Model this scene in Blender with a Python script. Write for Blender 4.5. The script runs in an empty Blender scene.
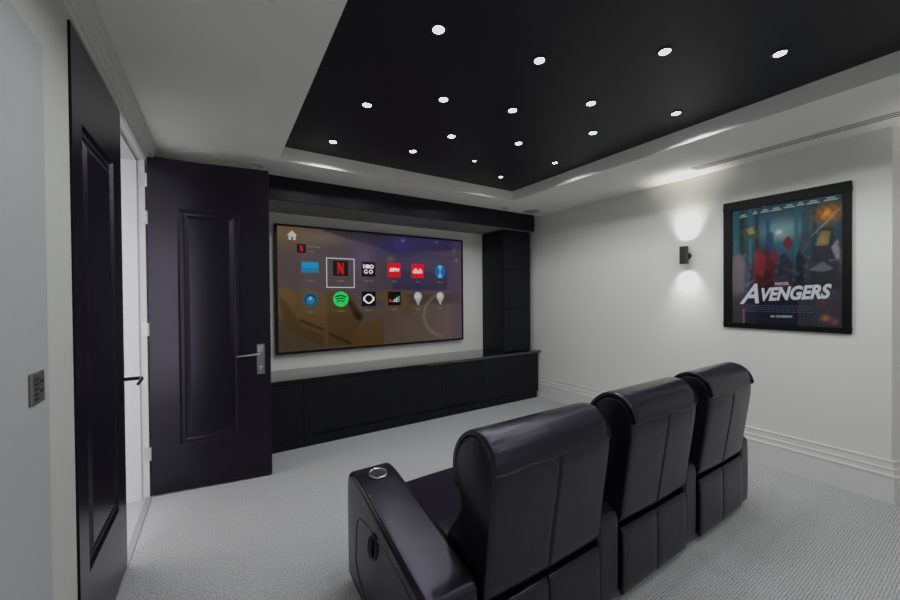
import bpy, bmesh, math, random
from mathutils import Vector, Matrix
random.seed(7)
scene = bpy.context.scene
C = scene.collection
PI = math.pi

# ------------------------------------------------------------------ colours / materials
def lin(c):
    c = c / 255.0
    return c / 12.92 if c <= 0.04045 else ((c + 0.055) / 1.055) ** 2.4
def rgb(r, g, b): return (lin(r), lin(g), lin(b), 1.0)

def mat(name, col, rough=0.5, metal=0.0, spec=0.5, bump=0.0, bscale=40.0, var=0.0, vscale=3.0, emit=None, estr=0.0, coat=0.0):
    m = bpy.data.materials.new(name); m.use_nodes = True
    nt = m.node_tree; p = nt.nodes['Principled BSDF']
    p.inputs['Base Color'].default_value = (*col[:3], 1)
    p.inputs['Roughness'].default_value = rough
    p.inputs['Metallic'].default_value = metal
    p.inputs['Specular IOR Level'].default_value = spec
    p.inputs['Coat Weight'].default_value = coat
    tc = nt.nodes.new('ShaderNodeTexCoord')
    if var > 0:
        n = nt.nodes.new('ShaderNodeTexNoise'); n.inputs['Scale'].default_value = vscale; n.inputs['Detail'].default_value = 3
        nt.links.new(tc.outputs['Object'], n.inputs['Vector'])
        mx = nt.nodes.new('ShaderNodeMix'); mx.data_type = 'RGBA'
        mx.inputs['A'].default_value = (*[c * (1 - var) for c in col[:3]], 1)
        mx.inputs['B'].default_value = (*[min(1, c * (1 + var)) for c in col[:3]], 1)
        nt.links.new(n.outputs['Fac'], mx.inputs['Factor']); nt.links.new(mx.outputs['Result'], p.inputs['Base Color'])
    if bump > 0:
        n2 = nt.nodes.new('ShaderNodeTexNoise'); n2.inputs['Scale'].default_value = bscale; n2.inputs['Detail'].default_value = 4
        nt.links.new(tc.outputs['Object'], n2.inputs['Vector'])
        b = nt.nodes.new('ShaderNodeBump'); b.inputs['Strength'].default_value = bump; b.inputs['Distance'].default_value = 0.01
        nt.links.new(n2.outputs['Fac'], b.inputs['Height']); nt.links.new(b.outputs['Normal'], p.inputs['Normal'])
    if emit is not None:
        p.inputs['Emission Color'].default_value = (*emit[:3], 1); p.inputs['Emission Strength'].default_value = estr
    return m

M = {}
M['wall'] = mat('wall_paint', (0.74, 0.745, 0.705), 0.7, var=0.02, vscale=1.5, bump=0.03, bscale=150)
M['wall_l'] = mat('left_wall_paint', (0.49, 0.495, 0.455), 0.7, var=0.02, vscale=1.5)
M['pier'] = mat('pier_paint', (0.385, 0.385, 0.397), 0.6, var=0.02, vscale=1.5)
M['ceil'] = mat('ceiling_paint', (0.84, 0.84, 0.80), 0.8, var=0.015, vscale=1.2)
M['trim'] = mat('trim_paint', (0.72, 0.72, 0.70), 0.45)
M['cornice'] = mat('cornice_paint', (0.62, 0.62, 0.60), 0.6)
M['jamb'] = mat('jamb_paint', (0.62, 0.62, 0.62), 0.5)
M['tray'] = mat('tray_black', (0.009, 0.009, 0.0135), 0.5, spec=0.3, bump=0.04, bscale=90)
M['lacquer'] = mat('black_lacquer', (0.0075, 0.0078, 0.0105), 0.45, spec=0.18, var=0.1, vscale=8)
M['lacquer_door'] = mat('black_door_paint', (0.0060, 0.0050, 0.0095), 0.30, spec=0.32, bump=0.03, bscale=25)
M['lacquer_door'].node_tree.nodes['Principled BSDF'].inputs['Specular Tint'].default_value = (0.88, 0.82, 1.0, 1)
M['worktop'] = mat('worktop_black', (0.010, 0.010, 0.012), 0.10, spec=0.8, coat=0.6)
M['gap'] = mat('gap_black', (0.002, 0.002, 0.002), 0.8)
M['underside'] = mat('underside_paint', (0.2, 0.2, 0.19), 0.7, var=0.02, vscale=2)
M['leather'] = mat('black_leather', (0.0065, 0.0055, 0.0110), 0.27, spec=0.44, bump=0.34, bscale=7, var=0.2, vscale=6)
M['leather'].node_tree.nodes['Principled BSDF'].inputs['Specular Tint'].default_value = (0.86, 0.80, 1.0, 1)
M['leather_seam'] = mat('leather_piping', (0.006, 0.006, 0.008), 0.35, spec=0.6)
M['plastic'] = mat('black_plastic', (0.008, 0.008, 0.009), 0.35)
M['chrome'] = mat('chrome', (0.75, 0.75, 0.73), 0.18, metal=1.0)
M['steel'] = mat('brushed_steel', (0.36, 0.36, 0.34), 0.35, metal=1.0, bump=0.02, bscale=200)
M['bezel'] = mat('tv_bezel', (0.003, 0.003, 0.004), 0.4, spec=0.15)
M['whiteplastic'] = mat('white_plastic', (0.6, 0.6, 0.66), 0.4)
M['greyplastic'] = mat('speaker_grille', (0.36, 0.36, 0.36), 0.7)
M['hinge'] = mat('hinge_plate', (0.5, 0.5, 0.5), 0.4, metal=0.3)
M['gsp'] = mat('grey_speaker', (0.4, 0.4, 0.4), 0.7)
M['grille'] = mat('white_grille', (0.82, 0.82, 0.78), 0.8)
M['lens'] = mat('lamp_lens', (0.9, 0.9, 0.9), 0.3, emit=(0.86, 0.92, 1.0), estr=30.0)
M['slens'] = mat('sconce_lens', (0.9, 0.9, 0.9), 0.3, emit=(1.0, 0.97, 0.9), estr=6.0)
M['hallfloor'] = mat('hall_floor', (0.5, 0.5, 0.5), 0.5, var=0.04, vscale=6)
M['threshold'] = mat('threshold_metal', (0.4, 0.4, 0.4), 0.5, metal=0.2)
M['frameblack'] = mat('frame_black', (0.003, 0.003, 0.0035), 0.45, spec=0.15)
M['switch'] = mat('switch_metal', (0.2, 0.19, 0.17), 0.4, metal=0.7)
M['button'] = mat('switch_button', (0.02, 0.02, 0.02), 0.5)

def carpet():
    m = bpy.data.materials.new('loop_carpet'); m.use_nodes = True
    nt = m.node_tree; p = nt.nodes['Principled BSDF']; L = nt.links
    p.inputs['Roughness'].default_value = 0.95; p.inputs['Specular IOR Level'].default_value = 0.1
    tc = nt.nodes.new('ShaderNodeTexCoord'); sx = nt.nodes.new('ShaderNodeSeparateXYZ')
    wn = nt.nodes.new('ShaderNodeTexNoise'); wn.inputs['Scale'].default_value = 22; wn.inputs['Detail'].default_value = 2
    L.new(tc.outputs['Object'], wn.inputs['Vector'])
    L.new(tc.outputs['Object'], sx.inputs['Vector'])
    def math_(op, a, b=None):
        n = nt.nodes.new('ShaderNodeMath'); n.operation = op
        for i, v in enumerate((a, b)):
            if v is None: continue
            if isinstance(v, (int, float)): n.inputs[i].default_value = v
            else: L.new(v, n.inputs[i])
        return n.outputs[0]
    wob = math_('MULTIPLY', wn.outputs['Fac'], 0.006)
    yy = math_('ADD', sx.outputs['Y'], wob)
    row = math_('SINE', math_('MULTIPLY', yy, 2 * PI / 0.0125))
    alt = math_('SINE', math_('MULTIPLY', yy, PI / 0.0125))
    xx = math_('ADD', math_('ADD', sx.outputs['X'], wob), math_('MULTIPLY', math_('SIGN', alt), 0.0028))
    dot = math_('SINE', math_('MULTIPLY', xx, 2 * PI / 0.0105))
    h = math_('ADD', math_('MULTIPLY', row, 0.30), math_('MULTIPLY', dot, 0.24))
    n1 = nt.nodes.new('ShaderNodeTexNoise'); n1.inputs['Scale'].default_value = 120; n1.inputs['Detail'].default_value = 3
    L.new(tc.outputs['Object'], n1.inputs['Vector'])
    h2 = math_('ADD', h, math_('MULTIPLY', math_('SUBTRACT', n1.outputs['Fac'], 0.5), 2.8))
    fac = math_('ADD', math_('MULTIPLY', h2, 0.45), 0.5)
    cr = nt.nodes.new('ShaderNodeValToRGB')
    cr.color_ramp.elements[0].position = 0.0; cr.color_ramp.elements[0].color = (0.11, 0.11, 0.115, 1)
    cr.color_ramp.elements[1].position = 1.0; cr.color_ramp.elements[1].color = (0.90, 0.90, 0.90, 1)
    L.new(fac, cr.inputs['Fac']); L.new(cr.outputs['Color'], p.inputs['Base Color'])
    b = nt.nodes.new('ShaderNodeBump'); b.inputs['Strength'].default_value = 0.5; b.inputs['Distance'].default_value = 0.004
    L.new(h2, b.inputs['Height']); L.new(b.outputs['Normal'], p.inputs['Normal'])
    return m
M['carpet'] = carpet()

def paint_mat(name, emit, rough=0.2, spec=0.3, estr=1.0):
    m = bpy.data.materials.new(name); m.use_nodes = True
    nt = m.node_tree; p = nt.nodes['Principled BSDF']
    a = nt.nodes.new('ShaderNodeVertexColor'); a.layer_name = 'Col'
    p.inputs['Roughness'].default_value = rough; p.inputs['Specular IOR Level'].default_value = spec
    if emit:
        p.inputs['Base Color'].default_value = (0.002, 0.002, 0.002, 1)
        nt.links.new(a.outputs['Color'], p.inputs['Emission Color']); p.inputs['Emission Strength'].default_value = estr
    else:
        nt.links.new(a.outputs['Color'], p.inputs['Base Color'])
    return m
M['display'] = paint_mat('display_glow', True, 0.25, 0.15)
M['print'] = paint_mat('poster_print', False, 0.5, 0.2)

def glass_mat():
    m = bpy.data.materials.new('picture_glass'); m.use_nodes = True
    nt = m.node_tree; nt.nodes.clear()
    o = nt.nodes.new('ShaderNodeOutputMaterial'); mx = nt.nodes.new('ShaderNodeMixShader')
    t = nt.nodes.new('ShaderNodeBsdfTransparent'); g = nt.nodes.new('ShaderNodeBsdfGlossy'); g.inputs['Roughness'].default_value = 0.03
    f = nt.nodes.new('ShaderNodeFresnel'); f.inputs['IOR'].default_value = 1.18
    nt.links.new(f.outputs[0], mx.inputs[0]); nt.links.new(t.outputs[0], mx.inputs[1]); nt.links.new(g.outputs[0], mx.inputs[2])
    nt.links.new(mx.outputs[0], o.inputs[0])
    return m
M['glass'] = glass_mat()

# ------------------------------------------------------------------ mesh helpers
class MB:
    def __init__(s): s.bm = bmesh.new(); s.mi = 0
    def _f(s, vs):
        try:
            f = s.bm.faces.new(vs); f.material_index = s.mi; return f
        except ValueError: return None
    def box(s, x0, x1, y0, y1, z0, z1):
        v = [s.bm.verts.new(p) for p in ((x0,y0,z0),(x1,y0,z0),(x1,y1,z0),(x0,y1,z0),(x0,y0,z1),(x1,y0,z1),(x1,y1,z1),(x0,y1,z1))]
        for q in ((0,3,2,1),(4,5,6,7),(0,1,5,4),(1,2,6,5),(2,3,7,6),(3,0,4,7)): s._f([v[i] for i in q])
        return s
    def prism(s, pts, fn, a, b):            # pts 2-D, fn(p, q, t) -> 3-D
        A = [s.bm.verts.new(fn(p, q, a)) for p, q in pts]; B = [s.bm.verts.new(fn(p, q, b)) for p, q in pts]
        n = len(pts)
        for i in range(n): s._f([A[i], A[(i+1) % n], B[(i+1) % n], B[i]])
        s._f(A[::-1]); s._f(B); return s
    def loops(s, rings, closed=True, cap=True):
        R = [[s.bm.verts.new(p) for p in r] for r in rings]
        n = len(R[0])
        for a, b in zip(R, R[1:]):
            for i in range(n if closed else n - 1): s._f([a[i], a[(i+1) % n], b[(i+1) % n], b[i]])
        if cap: s._f(R[0][::-1]); s._f(R[-1])
        return s
    def tube(s, pts, r, n=10, cyc=False):
        pts = [Vector(p) for p in pts]; rings = []
        m = len(pts)
        prev = None
        for i, p in enumerate(pts):
            if cyc: d = pts[(i+1) % m] - pts[i-1]
            else: d = pts[min(i+1, m-1)] - pts[max(i-1, 0)]
            d.normalize()
            ref = prev if prev is not None else (Vector((0,0,1)) if abs(d.z) < 0.9 else Vector((1,0,0)))
            u = d.cross(ref); u.normalize() if u.length > 1e-6 else None
            w = u.cross(d).normalized(); prev = w
            rr = r[i] if isinstance(r, (list, tuple)) else r
            rings.append([p + (u * math.cos(2*PI*k/n) + w * math.sin(2*PI*k/n)) * rr for k in range(n)])
        if cyc: rings.append(rings[0]); s.loops(rings, True, False)
        else: s.loops(rings)
        return s
    def disc(s, c, r, axis='z', n=32, flip=False):
        c = Vector(c); vs = []
        for k in range(n):
            a = 2*PI*k/n; x, y = math.cos(a)*r, math.sin(a)*r
            o = {'z': (x, y, 0), 'y': (x, 0, y), 'x': (0, x, y)}[axis]
            vs.append(s.bm.verts.new(c + Vector(o)))
        s._f(vs[::-1] if flip else vs); return s
    def lathe(s, c, prof, axis='z', n=32):  # prof: (radius, height) list
        c = Vector(c); rings = []
        for r, h in prof:
            ring = []
            for k in range(n):
                a = 2*PI*k/n; x, y = math.cos(a)*r, math.sin(a)*r
                ring.append(c + Vector({'z': (x, y, h), 'y': (x, h, y), 'x': (h, x, y)}[axis]))
            rings.append(ring)
        s.loops(rings); return s

WL = {}
def finish(name, mb, mats, parent=None, loc=None, smooth=False, bevel=0.0, seg=2, angle=40):
    bm = mb.bm
    bmesh.ops.remove_doubles(bm, verts=bm.verts, dist=1e-5)
    bmesh.ops.recalc_face_normals(bm, faces=bm.faces)
    shift = Vector(WL.get(parent.name, (0,0,0))) if parent is not None else Vector(loc or (0,0,0))
    if shift.length > 0: bmesh.ops.translate(bm, verts=bm.verts, vec=-shift)
    me = bpy.data.meshes.new(name); bm.to_mesh(me); bm.free()
    for m in (mats if isinstance(mats, (list, tuple)) else [mats]): me.materials.append(m)
    o = bpy.data.objects.new(name, me); C.objects.link(o)
    if parent is not None: o.parent = parent; WL[o.name] = WL.get(parent.name, (0,0,0))
    elif loc: o.location = loc; WL[o.name] = tuple(loc)
    if smooth:
        me.shade_smooth()
        try: me.set_sharp_from_angle(angle=math.radians(angle))
        except Exception: pass
    if bevel > 0:
        b = o.modifiers.new('bevel', 'BEVEL'); b.width = bevel; b.segments = seg; b.limit_method = 'ANGLE'; b.angle_limit = math.radians(35)
        b.harden_normals = False
    return o
def tag(o, label=None, cat=None, group=None, kind=None):
    if label: o['label'] = label
    if cat: o['category'] = cat
    if group: o['group'] = group
    if kind: o['kind'] = kind
    return o
def thing(name, loc, label, cat, group=None, rz=0.0, local=False):
    o = bpy.data.objects.new(name, None); C.objects.link(o); o.location = loc; o.rotation_euler = (0,0,rz)
    o.empty_display_size = 0.1
    WL[o.name] = (0,0,0) if local else tuple(loc)
    return tag(o, label, cat, group)
def struct(name, mb, mats, label=None, cat=None, **k):
    o = finish(name, mb, mats, **k); tag(o, label, cat, kind='structure'); return o
def dup(root, loc, label, rz=None):
    r = root.copy(); C.objects.link(r); r.location = loc; r['label'] = label
    if rz is not None: r.rotation_euler = (0,0,rz)
    for ch in list(root.children):
        c = ch.copy(); C.objects.link(c); c.parent = r
        for g in ch.children:
            d = g.copy(); C.objects.link(d); d.parent = c
    return r
def text_verts(body, size, shear=0.0, offset=0.0, align='CENTER'):
    c = bpy.data.curves.new('lettering', 'FONT'); c.body = body; c.size = size; c.shear = shear; c.offset = offset
    c.align_x = align; c.align_y = 'CENTER'; c.resolution_u = 4
    o = bpy.data.objects.new('lettering', c); C.objects.link(o)
    dg = bpy.context.evaluated_depsgraph_get(); dg.update()
    me = bpy.data.meshes.new_from_object(o.evaluated_get(dg))
    vs = [tuple(v.co) for v in me.vertices]; fs = [tuple(p.vertices) for p in me.polygons]
    bpy.data.objects.remove(o); bpy.data.curves.remove(c); bpy.data.meshes.remove(me)
    return vs, fs
def add_text(mb, body, size, fn, sx=1.0, **k):
    vs, fs = text_verts(body, size, **k)
    V = [mb.bm.verts.new(fn(x * sx, y)) for x, y, _ in vs]
    for f in fs: mb._f([V[i] for i in f])

# ------------------------------------------------------------------ dimensions (metres; x right along the screen wall, y towards it)
XL, XR, YF, YB = -0.46, 4.04, 4.45, -2.6
CZ, TZ = 2.68, 2.80
TX0, TX1, TY0, TY1 = 0.445, 3.10, -2.0, 3.42
DH = 2.55                      # door head height
DY0, DY1 = 1.885, 3.54         # doorway in the left wall
XE = 5.6                       # room widens behind the right-hand corner

# ---- setting
mb = MB(); mb.box(XL, XE, YB, YF, -0.1, 0.0)
struct('floor', mb, M['carpet'], 'grey loop pile carpet covering the cinema room floor', 'floor')
mb = MB(); mb.box(-2.2, XL, 0.6, 5.2, -0.1, 0.0)
struct('floor.001', mb, M['hallfloor'], 'pale hallway floor beyond the open doorway', 'floor')
mb = MB(); mb.box(XL - 0.025, XL + 0.012, DY0, DY1, 0.0, 0.006)
struct('trim_1', mb, M['threshold'], 'thin grey threshold strip in the doorway', 'threshold', bevel=0.002)

mb = MB()   # white ceiling ring with recess sides (slot 0), black recess top (slot 1)
mb.box(XL, TX0, YB, YF, CZ, CZ + 0.25); mb.box(TX1, XE, YB, YF, CZ, CZ + 0.25)
mb.box(TX0, TX1, TY1, YF, CZ, CZ + 0.25); mb.box(TX0, TX1, YB, TY0, CZ, CZ + 0.25)
mb.mi = 1; mb.box(TX0 - 0.02, TX1 + 0.02, TY0 - 0.02, TY1 + 0.02, TZ, TZ + 0.1)
struct('ceiling', mb, [M['ceil'], M['tray']], 'white ceiling with a recessed black centre panel', 'ceiling')

mb = MB(); mb.box(XL - 0.02, XR + 0.1, YF, YF + 0.12, 0, CZ)
struct('wall_front', mb, M['wall'], 'white wall behind the large screen', 'wall')
mb = MB(); mb.box(XL - 0.12, XE, YB - 0.12, YB, 0, CZ)
struct('wall_back', mb, M['wall'], 'white back wall', 'wall')
mb = MB(); mb.box(XR, XR + 0.12, 0.505, YF, 0, CZ)
mb.prism([(XR, 0.505), (XR + 0.12, 0.515), (XE + 0.05, 0.085), (XE + 0.05, 0.005)], lambda p, q, t: (p, q, t), 0, CZ)
mb.box(XE, XE + 0.12, YB, 0.0, 0, CZ)
struct('wall_right', mb, M['wall'], 'white wall with wall light and framed poster', 'wall')
mb = MB()
mb.box(XL - 0.26, XL, YB, DY0, 0, CZ); mb.box(XL - 0.26, XL, DY0, DY1, DH, CZ); mb.box(XL - 0.26, XL, DY1, YF, 0, CZ)
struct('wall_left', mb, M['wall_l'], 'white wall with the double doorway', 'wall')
mb = MB(); mb.box(XL, XL + 0.014, YB, 1.612, 0, 2.275)
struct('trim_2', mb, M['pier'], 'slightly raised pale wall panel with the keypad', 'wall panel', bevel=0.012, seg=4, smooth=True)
# hallway shell
mb = MB(); mb.box(-2.3, -2.2, 0.5, 5.3, 0, CZ); mb.box(-2.2, XL - 0.26, 0.5, 0.6, 0, CZ); mb.box(-2.2, XL - 0.26, 5.2, 5.3, 0, CZ)
mb.box(-2.3, XL - 0.26, 0.5, 5.3, CZ, CZ + 0.1)
struct('wall_hall', mb, M['jamb'], 'white hallway walls beyond the open doorway', 'wall')
# door frame: rebated far jamb, head
mb = MB()
mb.box(XL - 0.26, XL - 0.045, DY1 - 0.028, DY1 + 0.002, 0, DH); mb.box(XL - 0.05, XL - 0.001, DY1 - 0.010, DY1 + 0.002, 0, DH)
mb.box(XL - 0.26, XL - 0.045, DY0, DY1, DH - 0.028, DH + 0.002); mb.box(XL - 0.05, XL - 0.001, DY0, DY1, DH - 0.010, DH + 0.002)
mb.box(XL - 0.26, XL - 0.045, DY0 - 0.002, DY0 + 0.028, 0, DH)
struct('trim_3', mb, M['jamb'], 'white rebated frame of the double doorway', 'door frame', bevel=0.002)

# cornice on the left wall (stepped profile), from the near wall to a mitred end
pr = [(0, CZ), (0.062, CZ), (0.062, CZ - 0.016), (0.052, CZ - 0.022), (0.050, CZ - 0.045), (0.040, CZ - 0.052), (0.036, CZ - 0.078),
      (0.024, CZ - 0.090), (0.022, CZ - 0.108), (0.012, CZ - 0.114), (0.010, CZ - 0.135), (0, CZ - 0.138)]
mb = MB(); mb.prism(pr, lambda p, q, t: (XL + p, t, q), YB, 3.66)
struct('trim_4', mb, M['cornice'], 'white stepped cornice above the black doors', 'cornice')
# tall skirting on the right wall
bp = [(0, 0), (0.024, 0), (0.024, 0.183), (0.030, 0.187), (0.030, 0.199), (0.020, 0.205), (0.017, 0.232), (0.022, 0.236), (0.022, 0.244), (0.013, 0.249),
      (0.011, 0.288), (0.016, 0.291), (0.016, 0.299), (0.009, 0.303), (0, 0.303)]
mb = MB(); mb.prism(bp, lambda p, q, t: (XR - p, t - (p * 0.75 if t < 1 else 0), q), 0.505, YF)
d = Vector((1.61, -0.50)).normalized(); nrm = Vector((-d.y * -1, -d.x)); nrm = Vector((d.y, -d.x)).normalized()
P0 = Vector((XR, 0.505))
mb.prism(bp, lambda p, q, t: (P0.x + d.x * t + nrm.x * p - (p * 0.85 if t < 0.1 else 0), P0.y + d.y * t + nrm.y * p, q), 0.0, 1.58)
struct('baseboard_right', mb, M['trim'], 'tall white ridged skirting board along the right wall', 'skirting')

# ------------------------------------------------------------------ doors
def door_leaf(name, W, H, px0, px1, pz0, pz1, loc, rz, label):
    T = 0.042; z0 = 0.012
    mb = MB(); bm = mb.bm
    def rect(x0, x1, a, b, y): return [bm.verts.new(p) for p in ((x0, y, a), (x1, y, a), (x1, y, b), (x0, y, b))]
    g = [0.0, 0.012, 0.034, 0.046, 0.075]; dp = [0.0, 0.013, 0.010, 0.014, 0.003]
    for side in (0, 1):
        s = 1 if side == 0 else -1; yb = 0 if side == 0 else T
        rs = [rect(0, W, z0, H, yb)] + [rect(px0 + a, px1 - a, pz0 + a, pz1 - a, yb + s * e) for a, e in zip(g, dp)]
        for A, B in zip(rs, rs[1:]):
            for i in range(4): mb._f([A[i], A[(i+1) % 4], B[(i+1) % 4], B[i]])
        mb._f(rs[-1])
        if side == 0: F = rs[0]
        else: G = rs[0]
    for i in range(4): mb._f([F[i], F[(i+1) % 4], G[(i+1) % 4], G[i]])
    o = finish(name, mb, M['lacquer_door'])
    o.location = loc; o.rotation_euler = (0, 0, rz); WL[o.name] = (0,0,0)
    tag(o, label, 'door', kind='structure')
    return o
# near leaf, closed in the plane of the left wall
d1 = door_leaf('door_1', 0.795, 2.535, 0.115, 0.62, 0.40, 2.20, (XL + 0.006, DY0 + 0.012, 0), PI / 2, 'closed black panelled door leaf beside the keypad wall')
mb = MB(); mb.box(0.722, 0.775, -0.004, 0, 0.93, 1.16)
h = finish('handle_plate', mb, M['plastic'], parent=d1, bevel=0.002)
mb = MB(); mb.tube([(0.75, 0, 1.058), (0.75, -0.066, 1.058), (0.745, -0.080, 1.058), (0.73, -0.084, 1.056), (0.62, -0.084, 1.048)], [0.010, 0.010, 0.010, 0.009, 0.007], 12)
finish('door_handle', mb, M['plastic'], parent=d1, smooth=True)
# far leaf, swung open into the room
ang = math.atan2(3.406 - 3.53, 0.358 + 0.449)
d2 = door_leaf('door_2', 0.816, 2.565, 0.180, 0.600, 0.365, 2.195, (-0.447, 3.525, 0), ang, 'open black panelled door leaf with chrome handle in front of the cabinets')
mb = MB(); mb.box(0.714, 0.772, -0.006, 0, 0.866, 1.117)
pl = finish('handle_plate', mb, M['steel'], parent=d2, bevel=0.002); pl['label'] = 'chrome handle plate'
mb = MB(); mb.box(0.722, 0.764, -0.010, -0.006, 1.05, 1.108)
finish('plate_cover', mb, M['chrome'], parent=pl, bevel=0.003)
mb = MB(); mb.lathe((0.743, -0.012, 0.925), [(0.014, 0.006), (0.014, -0.002), (0.010, -0.004)], 'y', 20); mb.box(0.739, 0.747, -0.019, -0.012, 0.893, 0.918)
finish('lock_cylinder', mb, M['chrome'], parent=pl, smooth=True)
mb = MB(); mb.tube([(0.743, 0, 1.04), (0.743, -0.045, 1.04), (0.738, -0.056, 1.04), (0.724, -0.060, 1.04), (0.65, -0.060, 1.036), (0.575, -0.058, 1.03)],
                   [0.010, 0.010, 0.010, 0.009, 0.008, 0.007], 12)
hd = finish('door_handle', mb, M['chrome'], parent=d2, smooth=True); hd['label'] = 'slim chrome lever handle'
for z in (0.28, 1.22, 2.06, 2.34):
    mb = MB(); mb.box(-0.052, -0.004, -0.0015, 0.002, z, z + 0.10); mb.tube([(-0.004, -0.004, z), (-0.004, -0.004, z + 0.10)], 0.006, 10)
    for k in range(3): mb.lathe((-0.03 + 0.012 * (k % 2), -0.0015, z + 0.02 + 0.03 * k), [(0.0035, 0.0), (0.0035, -0.0015)], 'y', 8)
    hg = finish('hinge', mb, M['hinge'], parent=d2); hg['label'] = 'steel hinge on the white jamb'

# keypad on the raised wall panel
kx = XL + 0.014
kp = thing('wall_keypad', (kx, 1.505, 1.2), 'small bronze wall keypad with rows of slots beside the closed door', 'keypad')
mb = MB(); mb.box(kx, kx + 0.008, 1.462, 1.548, 1.204, 1.294); finish('plate', mb, M['switch'], parent=kp, bevel=0.003)
for col, rows in ((0, 5), (1, 2)):
    for k in range(rows):
        y = 1.488 + 0.034 * col; z = 1.276 - 0.0140 * k if col == 0 else 1.266 - 0.027 * k
        mb = MB(); mb.box(kx + 0.008, kx + 0.0105, y - 0.010, y + 0.010, z - 0.003, z + 0.003)
        finish('button', mb, M['button'], parent=kp)

# ------------------------------------------------------------------ black joinery
YC = 3.86; WT = 0.69
mb = MB(); mb.box(XL + 0.01, XR - 0.005, YC - 0.012, YF - 0.002, WT - 0.032, WT)
o = finish('worktop', mb, M['worktop'], loc=(1.8, 4.15, WT - 0.032), bevel=0.003); tag(o, 'long glossy black worktop under the large screen', 'worktop')
units = [(XL + 0.02, 0.702, [0.16], None), (0.702, 1.817, [1.252], (0.80, 1.76)), (1.817, 2.949, [2.378], (1.91, 2.86)), (2.949, 3.985, [3.508], None)]
ulab = ['low black cabinet mostly hidden behind the open door', 'low black two door cabinet with vent slot, next to the open door',
        'low black two door cabinet with vent slot, under the right half of the screen', 'low black two door cabinet under the tall cabinet by the right wall']
for (a, b, cuts, slot), lb in zip(units, ulab):
    t = thing('low_cabinet', ((a + b) / 2, 4.1, 0), lb, 'cabinet', 'low black cabinets under the worktop')
    mb = MB(); mb.box(a + 0.001, b - 0.001, YC + 0.020, YF - 0.004, 0.10, WT - 0.033)
    if b > 3.9: pass
    finish('carcass', mb, M['gap'], parent=t)
    zt = WT - 0.042; zb = 0.125 if slot else 0.095
    edges = [a] + cuts + [b]
    for p, q in zip(edges, edges[1:]):
        mb = MB(); mb.box(p + 0.002, q - 0.002, YC, YC + 0.019, zb, zt)
        finish('door', mb, M['lacquer'], parent=t, bevel=0.0015)
    mb = MB()
    rb = b - 0.03 if b > 3.9 else b - 0.001
    if slot:
        mb.box(a + 0.001, b - 0.001, YC + 0.002, YC + 0.030, 0.0, 0.098)
        mb.box(a + 0.001, slot[0], YC + 0.002, YC + 0.019, 0.098, 0.122); mb.box(slot[1], b - 0.001, YC + 0.002, YC + 0.019, 0.098, 0.122)
    else:
        mb.box(a + 0.001, rb, YC + 0.002, YC + 0.030, 0.0, 0.092)
    finish('plinth', mb, M['lacquer'], parent=t)
# tall cabinet on the worktop
tx0, tx1, ty = 3.405, 3.925, 3.955
t = thing('tall_cabinet', ((tx0 + tx1) / 2, 4.2, WT), 'tall narrow black cabinet standing on the worktop right of the screen', 'cabinet')
mb = MB(); mb.box(tx0, tx1, ty + 0.020, YF - 0.003, WT + 0.001, 2.443); finish('carcass', mb, M['lacquer'], parent=t, bevel=0.002)
mb = MB(); mb.box(tx0 + 0.004, tx1 - 0.004, ty + 0.0175, ty + 0.0205, WT + 0.004, 2.440); finish('door_gap', mb, M['gap'], parent=t)
for a, b in ((WT + 0.012, 1.309), (1.321, 1.874), (1.886, 2.436)):
    mb = MB(); mb.box(tx0 + 0.010, tx1 - 0.001, ty, ty + 0.018, a, b); finish('door', mb, M['lacquer'], parent=t, bevel=0.002)
mb = MB(); mb.lathe((tx0 + 0.004, ty + 0.010, 0.95), [(0.004, 0.01), (0.008, 0.0), (0.009, -0.012), (0.005, -0.016)], 'y', 14); finish('door_latch', mb, M['plastic'], parent=t, smooth=True)
# pelmet over the screen
t = thing('pelmet', (1.75, 4.1, 2.445), 'long black pelmet box along the ceiling above the screen', 'pelmet')
mb = MB(); mb.box(XL + 0.01, 3.92, YC, YC + 0.022, 2.445, CZ - 0.001); mb.box(3.90, 3.92, YC + 0.022, YF - 0.002, 2.445, CZ - 0.001); finish('fascia', mb, M['lacquer'], parent=t, bevel=0.002)
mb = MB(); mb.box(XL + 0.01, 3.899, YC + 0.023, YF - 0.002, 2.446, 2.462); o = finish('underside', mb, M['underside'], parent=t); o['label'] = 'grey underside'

# ------------------------------------------------------------------ television
ys = 4.371
tv = thing('television', (1.755, YF, 0.87), 'large flat television showing a menu of app icons, on the front wall', 'television')
mb = MB(); x0, x1, z0, z1 = 0.518, 2.992, 0.872, 2.314; bz = 0.024
mb.box(x0, x1, ys - 0.004, YF - 0.003, z0, z0 + bz); mb.box(x0, x1, ys - 0.004, YF - 0.003, z1 - bz, z1)
mb.box(x0, x0 + bz, ys - 0.004, YF - 0.003, z0 + bz, z1 - bz); mb.box(x1 - bz, x1, ys - 0.004, YF - 0.003, z0 + bz, z1 - bz)
mb.box(x0 + bz, x1 - bz, ys + 0.004, YF - 0.003, z0 + bz, z1 - bz)
finish('frame', mb, M['bezel'], parent=tv, bevel=0.002)

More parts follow.
